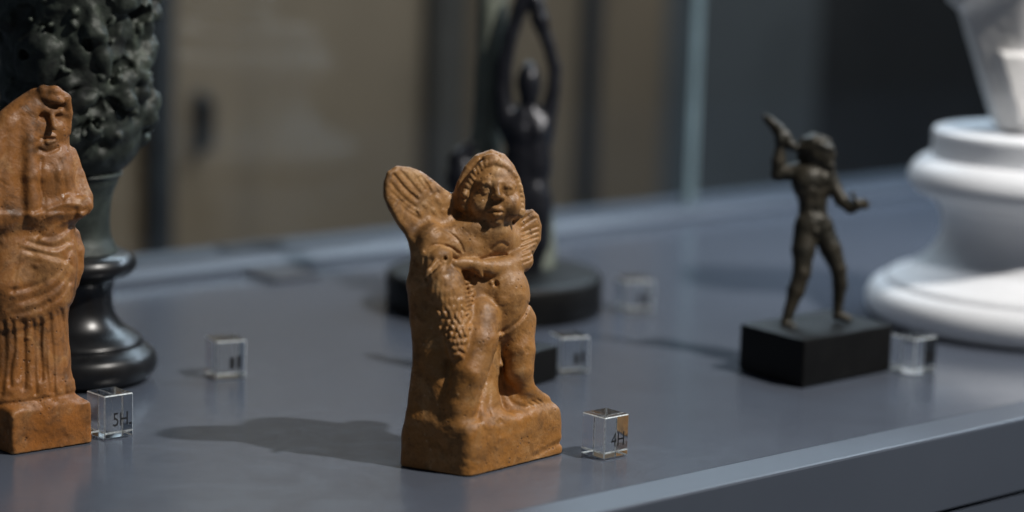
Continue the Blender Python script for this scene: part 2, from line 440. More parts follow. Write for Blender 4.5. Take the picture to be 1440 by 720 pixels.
        for axx in range(3):
            b, e = [(1, 2), (2, 0), (0, 1)][axx]
            sl0 = [slice(1, m[0]), slice(1, m[1]), slice(1, m[2])]; sl0[axx] = slice(0, m[axx]); sl1 = list(sl0); sl1[axx] = slice(1, m[axx] + 1)
            s0, s1 = s[tuple(sl0)], s[tuple(sl1)]; E = np.argwhere(s0 != s1)
            if not len(E): continue
            fl = s0[tuple(E.T)]; off = np.array([1, 1, 1]); off[axx] = 0; E = E + off
            def ci(db, de):
                q = E.copy(); q[:, b] += db; q[:, e] += de; return idx[q[:, 0], q[:, 1], q[:, 2]]
            Q = np.stack([ci(-1, -1), ci(0, -1), ci(0, 0), ci(-1, 0)], 1)
            Q[fl] = Q[fl]; Q[~fl] = Q[~fl][:, ::-1]; F.append(Q)
        F = np.concatenate(F)[:, ::-1]                       # the frame is left-handed
        _, lab = self.evalf(V, 3 * h + 4, lab=True, fine=False)
        nrm = np.zeros((len(C), 3)); fr = (V - lo) / h - C; mx = np.array(D.shape) - 1
        for A in cor:
            q = C + np.array(A); wt = np.prod([fr[:, i] if A[i] else 1 - fr[:, i] for i in range(3)], axis=0)
            for i in range(3):
                e = np.zeros(3, int); e[i] = 1; a = np.minimum(q + e, mx); bq = np.maximum(q - e, 0)
                nrm[:, i] += wt * (D[a[:, 0], a[:, 1], a[:, 2]] - D[bq[:, 0], bq[:, 1], bq[:, 2]])
        ln = np.linalg.norm(nrm, axis=1, keepdims=True); nrm = nrm / np.maximum(ln, 1e-9)
        NW = nrm[:, 0:1] * self.R - nrm[:, 1:2] * self.U + nrm[:, 2:3] * self.B
        return self.world(V), F, lab, NW
    def emit(self, root, mats, h, names=None, labels=None, **kw):
        V, F, lab, NW = self.build(h, **kw); out = []
        # majority label per face
        fl = np.sort(lab[F], axis=1)[:, 1]
        for i, part in enumerate(self.parts):
            f = F[fl == i]
            if not len(f): continue
            used, inv = np.unique(f, return_inverse=True); inv = inv.reshape(f.shape)
            me = bpy.data.meshes.new(part); me.from_pydata(V[used].tolist(), [], inv.tolist()); me.update()
            me.polygons.foreach_set('use_smooth', np.ones(len(me.polygons), bool))
            me.normals_split_custom_set_from_vertices(NW[used].tolist())
            nm = part.split('#')[0]
            o = put(nm, me, mats[nm] if isinstance(mats, dict) else mats, root)
            if labels and part in labels: o['label'] = labels[part]
            out.append(o)
        return out

# ------------------------------------------------------------------ plain mesh helpers
def box_mesh(name, o, ex, ey, ez, bev=0.0, seg=2):
    """box from corner o along three edge vectors"""
    bm = bmesh.new(); o, ex, ey, ez = (Vector(x) for x in (o, ex, ey, ez))
    v = [bm.verts.new(o + ex * a + ey * b + ez * c) for c in (0, 1) for b in (0, 1) for a in (0, 1)]
    for f in ((0, 2, 3, 1), (4, 5, 7, 6), (0, 1, 5, 4), (2, 6, 7, 3), (0, 4, 6, 2), (1, 3, 7, 5)): bm.faces.new([v[i] for i in f])
    bmesh.ops.recalc_face_normals(bm, faces=bm.faces)
    if bev: bmesh.ops.bevel(bm, geom=bm.edges[:], offset=bev, segments=seg, affect='EDGES', profile=0.6)
    me = bpy.data.meshes.new(name); bm.to_mesh(me); bm.free()
    return me
def lathe_mesh(name, center, prof, seg=96, smooth=True):
    bm = bmesh.new(); rings = []
    for r, z in prof:
        rings.append([bm.verts.new((center[0] + r * math.cos(2 * math.pi * i / seg), center[1] + r * math.sin(2 * math.pi * i / seg), center[2] + z)) for i in range(seg)])
    for a, b in zip(rings[:-1], rings[1:]):
        for i in range(seg): bm.faces.new((a[i], a[(i + 1) % seg], b[(i + 1) % seg], b[i]))
    bm.faces.new(rings[0][::-1]); bm.faces.new(rings[-1])
    bmesh.ops.recalc_face_normals(bm, faces=bm.faces)
    for f in bm.faces: f.smooth = smooth and len(f.verts) == 4
    me = bpy.data.meshes.new(name); bm.to_mesh(me); bm.free()
    return me
def curve_prof(pts, n=8):
    """Catmull-Rom through (r, z); a repeated point makes a corner"""
    out = []; P = [pts[0]] + list(pts) + [pts[-1]]
    for i in range(1, len(P) - 2):
        p0, p1, p2, p3 = (np.array(x, float) for x in P[i - 1:i + 3])
        if np.allclose(p1, p2): continue
        if np.allclose(p0, p1): p0 = p1
        for j in range(n):
            t = j / n
            out.append(tuple(0.5 * (2 * p1 + (p2 - p0) * t + (2 * p0 - 5 * p1 + 4 * p2 - p3) * t * t + (-p0 + 3 * p1 - 3 * p2 + p3) * t ** 3)))
    out.append(tuple(pts[-1]))
    return out
def extrude_profile(name, org, along, length, side, prof):
    """profile points (side, height) swept along a straight line"""
    bm = bmesh.new(); rings = []
    for t in (0, length):
        rings.append([bm.verts.new(Vector(org + along * t + side * a + np.array([0, 0, b]))) for a, b in prof])
    n = len(prof)
    for i in range(n): bm.faces.new((rings[0][i], rings[0][(i + 1) % n], rings[1][(i + 1) % n], rings[1][i]))
    bm.faces.new(rings[0]); bm.faces.new(rings[1][::-1])
    bmesh.ops.recalc_face_normals(bm, faces=bm.faces)
    me = bpy.data.meshes.new(name); bm.to_mesh(me); bm.free()
    return me

# ------------------------------------------------------------------ the case the pieces stand in
UP = np.array([0, 0, 1.0])
pf = G(1150, 652); pl = G(1150, 626); pb = G(400, 378)
a_f, a_l, a_b = pf @ E2, pl @ E2, pb @ E2                 # offsets across the case
def CP(t, a, z=0): return E1 * t + E2 * a + UP * z
T0, T1 = -1.4, 2.2
deck = put('display_deck', extrude_profile('display_deck', CP(T0, a_l), E1, T1 - T0, E2,
    [(0, -0.02), (0, 0), (a_b - a_l, 0), (a_b - a_l, -0.02)]), MT['deck']); tag(deck, kind='structure')
deck['label'] = 'smooth blue grey display deck inside the glass case'
wl = a_l - a_f
rim = put('deck_rim', extrude_profile('deck_rim', CP(T0, a_f), E1, T1 - T0, E2,
    [(0, -0.0345), (0, -0.0012), (0.0004, -0.0004), (0.0012, 0.0), (wl - 0.0016, 0.0004), (wl - 0.0003, -0.0003), (wl - 0.0003, -0.0345)]), MT['lip']); tag(rim, kind='structure')
rim['label'] = 'pale blue grey front rim of the display deck'
low = put('plinth', extrude_profile('plinth', CP(T0, a_f), E1, T1 - T0, E2,
    [(0.001, -0.6), (0.001, -0.037), (0.004, -0.0365), (0.5, -0.0365), (0.5, -0.6)]), MT['lip']); tag(low, kind='structure')
low['label'] = 'blue grey plinth front below the narrow shadow gap'
curb = put('back_curb', extrude_profile('back_curb', CP(T0, a_b), E1, T1 - T0, E2,
    [(0.0, -0.02), (0.0, 0.0035), (0.006, 0.0075), (0.020, 0.0080), (0.020, 0.005), (0.026, 0.005), (0.026, 0.0080), (0.050, 0.0080), (0.050, -0.5), (0.02, -0.5)]), MT['lip']); tag(curb, kind='structure')
curb['label'] = 'raised blue grey curb along the back of the deck'
def proj(P):
    q = np.asarray(P) - CAM; z = -(q @ CB)
    return 720 + FPX * (q @ CR) / z, 360 - FPX * (q @ CU) / z
# glass panes standing in the curb's slot, meeting at a polished joint
tj = min(np.linspace(0, 2, 2001), key=lambda t: abs(proj(CP(t, a_b + 0.023, 0.01))[0] - 968))
def glass_pane(t0, t1, label):
    r = empty('glass_pane', CP((t0 + t1) / 2, a_b + 0.023, 0.0055), label, 'glass pane', 'glass panes of the case back')
    put('pane', box_mesh('pane', CP(t0, a_b + 0.0205, 0.0055), E1 * (t1 - t0), E2 * 0.005, UP * 0.7), MT['pane'], r)
    return r
gp1 = glass_pane(T0, tj - 0.0040, 'clear glass pane behind the winged figurine and the urn')
gp2 = glass_pane(tj + 0.0040, T1, 'clear glass pane behind the throwing bronze figure')
put('polished_edge', box_mesh('polished_edge', CP(tj - 0.0039, a_b + 0.0203, 0.0055), E1 * 0.0030, E2 * 0.0054, UP * 0.7), MT['pane_edge'], gp1)
put('polished_edge', box_mesh('polished_edge', CP(tj + 0.0009, a_b + 0.0203, 0.0055), E1 * 0.0030, E2 * 0.0054, UP * 0.7), MT['pane_edge'], gp2)
# dark reflections at the back curb, modelled as thin solid patches
def patch(u0, u1, v, hgt, off, z, thick, label):
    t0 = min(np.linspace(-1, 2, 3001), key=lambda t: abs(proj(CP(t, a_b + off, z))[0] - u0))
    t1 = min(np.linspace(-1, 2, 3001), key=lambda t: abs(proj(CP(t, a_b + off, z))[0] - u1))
    o = put('reflection_patch', box_mesh('reflection_patch', CP(t0, a_b + off, z), E1 * (t1 - t0), E2 * thick, UP * hgt, 0.0006), MT['taupe'])
    return tag(o, label, 'patch', 'dark reflections at the back curb')
patch(388, 452, 0, 0.0022, -0.034, 0.0003, 0.032, 'dark reflection built as a flat plate on the deck against the back curb')
patch(322, 400, 0, 0.0015, 0.030, 0.0083, 0.016, 'dark reflection built as a flat plate on top of the back curb')

# ------------------------------------------------------------------ the room beyond the glass
WO = 0.62                                                  # wall stands this far behind the curb
def WT(u):                                                 # distance along the wall seen in column u
    d = ray(u, 200); n = E2; t = ((a_b + WO) - CAM @ n) / (d @ n); return (CAM + d * t) @ E1
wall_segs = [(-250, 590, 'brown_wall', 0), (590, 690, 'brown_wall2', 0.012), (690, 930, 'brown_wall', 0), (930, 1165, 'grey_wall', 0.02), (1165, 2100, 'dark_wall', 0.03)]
wall = empty('wall', CP((WT(0) + WT(900)) / 2, a_b + WO, -0.6)); tag(wall, kind='structure')
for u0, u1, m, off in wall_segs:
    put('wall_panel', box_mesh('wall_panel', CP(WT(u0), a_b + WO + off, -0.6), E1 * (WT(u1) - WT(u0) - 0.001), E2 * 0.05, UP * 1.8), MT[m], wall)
def post(u0, u1, label, zz=0.0, m='post', hgt=1.8, z0=-0.6, cat='post', name='post'):
    t0, t1 = WT(u0), WT(u1)
    o = put(name, box_mesh(name, CP(t0, a_b + WO - 0.016, z0), E1 * (t1 - t0), E2 * 0.015, UP * hgt, 0.003), MT[m])
    return tag(o, label, cat, 'dark uprights against the wall' if name == 'post' else None)
post(200, 232, 'dark upright post beside the bronze urn, in front of the brown wall')
post(810, 827, 'thin dark upright post right of the raised-arm bronze figure')
post(596, 640, 'broad grey brown post seen left of the raised-arm bronze figure', m='dim_post')
dd = ray(285, 178); tt = ((a_b + WO - 0.03) - CAM @ E2) / (dd @ E2); pz = (CAM + dd * tt)[2]
hs = np.linalg.norm(dd * tt) / FPX
fit = empty('door_handle', CP(WT(285), a_b + WO - 0.02, pz - 45 * hs), 'small dark upright door handle on the brown wall', 'handle')
put('back_plate', box_mesh('back_plate', CP(WT(276) - 9 * hs, a_b + WO - 0.006, pz - 45 * hs), E1 * 22 * hs, E2 * 0.005, UP * 90 * hs, 0.003), MT['post'], fit)
put('grip', box_mesh('grip', CP(WT(276) - 3 * hs, a_b + WO - 0.024, pz - 38 * hs), E1 * 10 * hs, E2 * 0.018, UP * 76 * hs, 0.004), MT['post'], fit)

# ------------------------------------------------------------------ terracotta winged boy with a bird
def make_cherub():
    gC, gR, gL = G(660, 672), G(797, 637), G(563, 656)
    dist = np.linalg.norm(G(660, 640) - CAM)
    S = Sculpt(660, 440, dist * 0.998)
    S.O = S.O + S.B * S.s * (S.g(660, 672)[2] - 46)         # put the base corner 46 units in front of the centre plane
    def W(u, v, off=0): return 17 + (v - 350) * 0.115 - 0.8 * (u - (605 + (v - 350) * 0.22)) + off
    def b(u, v, off, r): return (u, v, W(u, v, off), r)
    Y = 36
    # mass of the body and the plain left side
    S.tube([(606, 340, 2, 24), (605, 400, 2, 31), (608, 450, 2, 30), (612, 500, 4, 29), (608, 560, 6, 33), (602, 612, 2, 39), (602, 650, 0, 38)], 'drapery', k=16)
    S.tube([b(640, 335, -38, 36), b(652, 400, -42, 44), b(660, 470, -56, 46), b(654, 540, -66, 46), b(660, 600, -70, 48)], 'drapery', k=14)
    ln = np.cross(gC - gL, UP); ln = ln / np.linalg.norm(ln); ln = ln if ln @ (gC - gR) > 0 else -ln
    if ln @ (CAM - gC) < 0: ln = -ln
    S.clip(S.vec(ln + UP * 0.06), S.loc(gC - ln * 4 * S.s), 'drapery', 14)      # the plain flat left side
    # base block
    S.block(gC, gR, gL, 73 * S.s, 'base', k=14, rnd=16, lean=0.05, tilt=(0.0, 0.02))
    # torso
    S.ell((666, 347, W(666, 347, -4)), (56, 34, 30), 'body', 14, 3, Y)
    S.ell((706, 338, W(706, 338, 0)), (38, 25, 26), 'body', 12, 12, Y)
    S.ell((706, 415, W(706, 415, 0)), (39, 47, 38), 'body', 12, 0, Y)
    S.ell((712, 452, W(712, 452, -12)), (42, 34, 33), 'body', 12, 0, Y)
    S.tube([(692, 300, -46, 27), (688, 326, -40, 33)], 'body', k=12); S.ell((668, 322, -32), (34, 16, 26), 'body', 12, 0, Y)
    # shoulder and arm on the left that holds the bird
    S.ell((632, 340, W(632, 340, -8)), (30, 22, 18), 'body', 10, -12, Y)
    S.tube([b(612, 346, -6, 13), b(604, 366, -2, 12), b(607, 388, 2, 10)], 'body', k=8)
    # bent arm on the right, hand on the bird
    S.tube([b(714, 330, 0, 18), b(732, 346, 8, 18), b(732, 366, 16, 17), b(710, 377, 26, 14.5), b(688, 378, 28, 11.5), b(668, 374, 26, 9), b(650, 371, 20, 7)], 'body', k=6)
    S.tube([b(670, 378, 30, 5), b(677, 389, 27, 2.6)], 'body', k=3)
    S.tube([b(664, 371, 24, 3.5), b(648, 369, 22, 3)], 'body', k=3)
    S.tube([b(664, 377, 24, 3.5), b(650, 377, 21, 3)], 'body', k=3)
    # legs
    S.tube([b(676, 446, -6, 29), b(671, 480, 3, 28), b(659, 524, -4, 27), b(648, 566, -26, 25), b(642, 606, -44, 24)], 'body', k=6)
    S.tube([b(722, 452, -12, 30), b(728, 492, -8, 24), b(729, 520, -12, 20), b(736, 544, -20, 15), b(752, 557, -26, 11), b(766, 563, -30, 8)], 'body', k=8)
    S.ell((702, 469, W(702, 469, 10)), (5, 6, 6), 'body', 4)
    S.tube([b(726, 566, -34, 14), b(748, 573, -36, 12), b(772, 577, -36, 9)], 'base', k=10)
    S.tube([b(724, 548, -44, 18), b(745, 570, -48, 16)], 'base', k=10)
    # cloth between the legs sloping to the base
    S.tube([b(692, 486, -56, 14), b(700, 530, -58, 22), b(708, 572, -60, 26), b(716, 600, -62, 26)], 'drapery', k=9)
    S.tube([b(672, 560, -36, 10), b(676, 598, -42, 14)], 'drapery', k=10)
    S.tube([b(690, 490, -24, 4), b(695, 514, -16, 4.5)], 'drapery', k=3); S.tube([b(697, 488, -28, 4), b(703, 512, -18, 4)], 'drapery', k=3)
    # rough lump low on the left
    S.ell((614, 576, 2), (20, 26, 16), 'drapery', 12, 10, -28)
    S.ell((636, 604, 22), (20, 12, 12), 'drapery', 10); S.ell((660, 608, 28), (14, 9, 10), 'drapery', 10)
    # bird
    S.ell((634, 432, W(634, 432, -4)), (30, 60, 24), 'bird', 8, -6, Y)
    S.ell((643, 476, W(643, 476, 6)), (17, 34, 15), 'bird', 7, 4, Y)
    S.tube([b(622, 410, 4, 20), b(617, 382, 10, 14), b(621, 364, 14, 12)], 'bird', k=8)
    S.ell((622, 362, W(622, 362, 18)), (17, 12, 11), 'bird', 5, -8, Y)
    S.tube([b(616, 372, 26, 5.5), b(606, 384, 24, 4.5), b(601, 392, 20, 3)], 'bird', k=3)
    S.tube([b(640, 372, 22, 6), b(656, 372, 20, 6)], 'bird', k=5)
    S.tube([b(648, 399, 8, 4), b(658, 399, 6, 4.5), b(662, 412, 6, 5), b(658, 428, 8, 5), b(652, 444, 10, 4.5), b(649, 456, 10, 4)], 'bird', k=3)
    # head
    hu, hv, hw = 693, 270, -34
    S.ell((hu, hv - 2, hw), (39, 44, 38), 'body', 8, 0, 14)
    S.ell((696, 294, hw + 8), (31, 24, 28), 'body', 8, 0, 14)
    S.ell((697, 310.5, hw + 21), (11, 9, 11), 'body', 8, 0, 16)
    S.ell((676, 290, hw + 22), (17, 17, 16), 'body', 10); S.ell((716, 291, hw + 20), (15.5, 16, 15), 'body', 10)
    S.ell((697, 299, hw + 29), (11, 10, 7), 'body', 7, 0, 16)
    S.ell((682, 268, hw + 41.5), (9.5, 6.5, 4.6), 'body', 6, 6, 4, sub=True); S.ell((713, 271, hw + 38.5), (8.5, 5.5, 3.2), 'body', 6, 6, 26, sub=True)
    S.ell((682, 268.5, hw + 34), (7.6, 5.0, 5.4), 'body', 1.5, 6, 6); S.ell((713, 271.5, hw + 30), (7.2, 4.4, 5.0), 'body', 3, 6, 24)
    S.tube([(673, 267, hw + 33.5, 1.5), (679, 262.3, hw + 38, 1.7), (686, 262.3, hw + 39, 1.7), (691, 268, hw + 37, 1.4)], 'body', k=2)
    S.tube([(705, 269, hw + 35, 1.2), (711, 266.5, hw + 35.5, 1.4), (717, 267, hw + 33.5, 1.4), (721, 271, hw + 29, 1.2)], 'body', k=3)
    S.tube([(675, 271.5, hw + 35, 1.2), (682, 275, hw + 37.5, 1.4), (689, 272.5, hw + 37, 1.2)], 'body', k=2)
    S.tube([(706, 273.5, hw + 34, 1.0), (713, 276.5, hw + 33.5, 1.1), (720, 274, hw + 30, 1.0)], 'body', k=3)
    S.tube([(672, 259.5, hw + 30, 1.8), (683, 256.5, hw + 34, 2.0), (692, 260, hw + 35.5, 1.8)], 'body', k=8)
    S.tube([(701, 261, hw + 35, 1.8), (712, 260.5, hw + 32, 1.8), (722, 265, hw + 26, 1.6)], 'body', k=8)
    S.tube([(696.5, 263, hw + 35, 3.6), (698, 271, hw + 39, 4.2), (699, 278.5, hw + 42.5, 5.0)], 'body', k=6)
    S.ell((694, 280.5, hw + 40), (4.0, 3.4, 4.4), 'body', 3.5); S.ell((704.5, 281, hw + 38), (4.0, 3.4, 4.4), 'body', 3.5)
    S.tube([(688, 299.5, hw + 35, 1.6), (693, 296.5, hw + 37.5, 2.2), (697, 297.4, hw + 38.3, 2.1), (701, 296.8, hw + 37.5, 2.2), (705.5, 299.8, hw + 34.5, 1.6)], 'body', k=3)
    S.tube([(689.5, 302.8, hw + 35, 1.8), (695, 305, hw + 37.5, 2.7), (700, 304.8, hw + 37, 2.6), (704, 302.4, hw + 34.5, 1.8)], 'body', k=3)
    S.groove([(686.5, 301), (692, 300.2), (699, 301.2), (706, 301.2)], 1.3, 1.3, hw + 28)
    S.groove([(692, 312), (703, 312)], 2.5, 0.9, hw + 25)
    S.dot(691, 284.3, 1.7, 1.1, -1.6, 0, hw + 30); S.dot(703, 284.8, 1.7, 1.1, -1.6, 0, hw + 30)
    S.dot(682, 268.5, 1.7, 1.5, -0.9, 0, hw + 25)
    # hood and hair
    S.slab([(637, 276), (643, 258), (653, 236), (669, 220), (691, 212), (709, 218), (723, 234), (732, 256), (738, 280), (738, 300), (724, 310), (655, 306), (638, 292)], hw - 14, -0.30, 27, 'hair', k=7, rnd=18)
    pts = [(653, 294, 20), (654, 276, 24), (658, 261, 27), (666, 247, 28), (677, 237, 27), (690, 232, 25), (703, 234, 23), (714, 241, 19), (722, 252, 15), (728, 266, 10), (731, 281, 7), (732, 297, 8)]
    S.tube([(a, c, hw + e - 3, 5.4) for a, c, e in pts], 'hair', k=4)
    rg = random.Random(3); n = len(pts)
    for i in range(26):
        t = i / 25 * (n - 1.001); j = int(t); f = t - j
        a = [pts[j][q] * (1 - f) + pts[j + 1][q] * f for q in range(3)]
        du, dv = pts[j + 1][0] - pts[j][0], pts[j + 1][1] - pts[j][1]; ang = math.degrees(math.atan2(dv, du))
        S.ell((a[0] + rg.uniform(-.8, .8), a[1] + rg.uniform(-.8, .8), hw + a[2] + 1.5), (3.2, 5.6, 4.0), 'hair', 2.6, ang + 32)
    S.ell((690, 226, hw + 20), (13, 6.5, 6.5), 'hair', 4); S.ell((731, 303, hw + 8), (6, 6, 6), 'hair', 3); S.ell((653, 277, hw + 30), (4, 4, 4), 'hair', 2)
    for a0 in ((646, 268, 668, 232), (652, 262, 676, 226), (700, 222, 722, 242), (694, 219, 712, 228)):
        S.groove([(a0[0], a0[1]), ((a0[0] + a0[2]) / 2 - 2, (a0[1] + a0[3]) / 2 - 2), (a0[2], a0[3])], 1.6, 1.0, hw - 5)
    # wings
    wl = [(543, 262), (548, 247), (560, 239), (578, 239), (600, 249), (630, 271), (642, 282), (642, 315), (632, 345), (612, 366), (590, 366), (578, 346), (571, 332), (560, 317), (549, 298), (543, 282)]
    S.slab(wl, -6, -0.62, 17, 'wing', k=10, rnd=9)
    for q in ([(566, 246), (580, 262), (592, 276)], [(557, 252), (572, 270), (588, 284)], [(553, 263), (568, 281), (586, 295)], [(555, 276), (572, 292), (588, 303)], [(565, 292), (578, 303), (592, 311)],
              [(580, 246), (592, 260), (599, 270)], [(594, 253), (602, 264), (606, 273)], [(608, 261), (613, 267), (616, 273)]):
        S.groove(q, 2.4, 1.2 + 1.3 * ((q[0][0] * 7) % 5) / 4, -30)
    for (u, v, a, c) in ((612, 300, 4, 3), (600, 292, 4, 3), (618, 285, 5, 3), (606, 312, 4, 3), (592, 302, 4, 2.5), (625, 300, 3.5, 3)): S.dot(u, v, a * 1.3, c * 1.2, 1.1, 40 + 3 * a, -40)
    wr = [(728, 300), (738, 295), (749, 293), (758, 301), (763, 317), (761, 337), (750, 359), (737, 374), (724, 372), (716, 350), (718, 318)]
    S.slab(wr, -86, -0.7, 13, 'wing#b', k=5, rnd=8)
    for q in ([(733, 311), (742, 303), (748, 299)], [(734, 319), (746, 310), (754, 306)]): S.groove(q, 1.7, 1.7, -200)
    for i in range(7): y = 327 + 7.2 * i; S.groove([(734, y), (746, y - 5), (757 - max(0, i - 2) * 3, y - 9)], 1.7, 1.9, -200)
    # relief
    S.dot(697, 400, 3.2, 4.0, -5, 0, -60); S.dot(690, 398, 3, 3, 1.2, 0, -60); S.dot(705, 424, 8, 7, 2.0, 0, -60)
    S.groove([(742, 428), (736, 442), (725, 454), (712, 463), (701, 467)], 2.8, 2.4, -85)
    S.groove([(743, 437), (738, 448), (728, 459), (714, 468)], 3.0, -0.6, -85)
    S.dot(627, 366, 2.6, 2.8, -5.5, 0, 0); S.dot(627, 366, 5, 5, 1.2, 0, 0)
    S.groove([(612, 330), (620, 326), (632, 330), (646, 342), (652, 356)], 1.8, 1.6, -20)
    S.groove([(600, 356), (612, 347), (632, 349), (646, 358)], 1.8, 1.8, 0)
    S.groove([(619, 371), (610, 382), (602, 394)], 1.8, 1.8, 0); S.groove([(624, 376), (616, 388), (604, 402)], 1.8, 1.6, 0)
    S.groove([(600, 366), (598, 384), (602, 396)], 2, 2.2, 0)
    S.groove([(690, 352), (704, 343), (712, 346)], 2.4, 1.8, -60); S.groove([(676, 366), (696, 360), (718, 360)], 2.0, 1.6, -60)
    for i in range(8): t = i / 7; S.groove([(653 + 3 * math.sin(t * 3), 402 + 6.2 * i), (665 + 2 * math.sin(t * 3) - 6 * t, 399 + 6.2 * i)], 1.15, 1.9, -10)
    rg = random.Random(11)
    for j in range(9):
        for i in range(6):
            v = 424 + j * 9.2 + rg.uniform(-1.5, 1.5); cu = 637 + j * 0.9; hwid = 21 - max(0, j - 4) * 3.8 - max(0, 2 - j) * 3
            u = cu + (i - 2.5) / 2.5 * hwid + (3.5 if j % 2 else 0)
            if abs(u - cu) > hwid: continue
            big = 1.0 if j > 2 else 1.25
            S.dot(u, v, 2.4 * big, 4.1 * big, 2.3 if j > 1 else 1.5, rg.uniform(-30, 30), -10)
    for i in range(5): S.groove([(614 + 6 * i, 394 + 4 * i), (613 + 6 * i, 404 + 3 * i), (612 + 7 * i, 418 + 2 * i)], 2.4, 0.8, -10)
    S.groove([(696, 480), (690, 502), (682, 526), (673, 562), (664, 600)], 5, 1.0, -90)
    for q in ([(706, 520), (716, 560), (740, 572)], [(700, 530), (706, 570), (730, 584)], [(690, 530), (686, 575), (700, 592)], [(676, 545), (672, 580), (680, 600)], [(684, 520), (680, 560), (690, 590)]): S.groove(q, 3.6, 1.3, -90)
    for q in ([(742, 566), (750, 570)], [(748, 563), (757, 568)], [(755, 561), (763, 566)]): S.groove(q, 1.1, 1.2, -120)
    S.dot(588, 446, 2.5, 3.5, 1.5, -20, -10); S.dot(740, 492, 4, 5, -1.6, 0, -150)
    S.groove([(668, 626), (700, 616), (740, 606), (780, 596)], 9, -1.0, -120); S.groove([(750, 640), (775, 628), (795, 622)], 4, 2.2, -160)
    for i in range(46): S.dot(rg.uniform(568, 790), rg.uniform(560, 665), rg.uniform(2, 6), rg.uniform(2, 5), rg.uniform(-0.9, 0.7), rg.uniform(0, 180), -160)
    for i in range(40): S.dot(rg.uniform(575, 640), rg.uniform(330, 600), rg.uniform(1.5, 5), rg.uniform(2, 6), rg.uniform(-0.8, 0.7), rg.uniform(0, 180), -60)
    root = empty('winged_boy_figurine', (np.asarray(gR) + np.asarray(gL)) / 2, 'terracotta figurine of a winged boy holding a bird, beside the cube marked 4H', 'figurine')
    S.emit(root, MT['terra'], 1.35, rough=((16, 1.3), (6, 0.5), (2.8, 0.3)))
make_cherub()

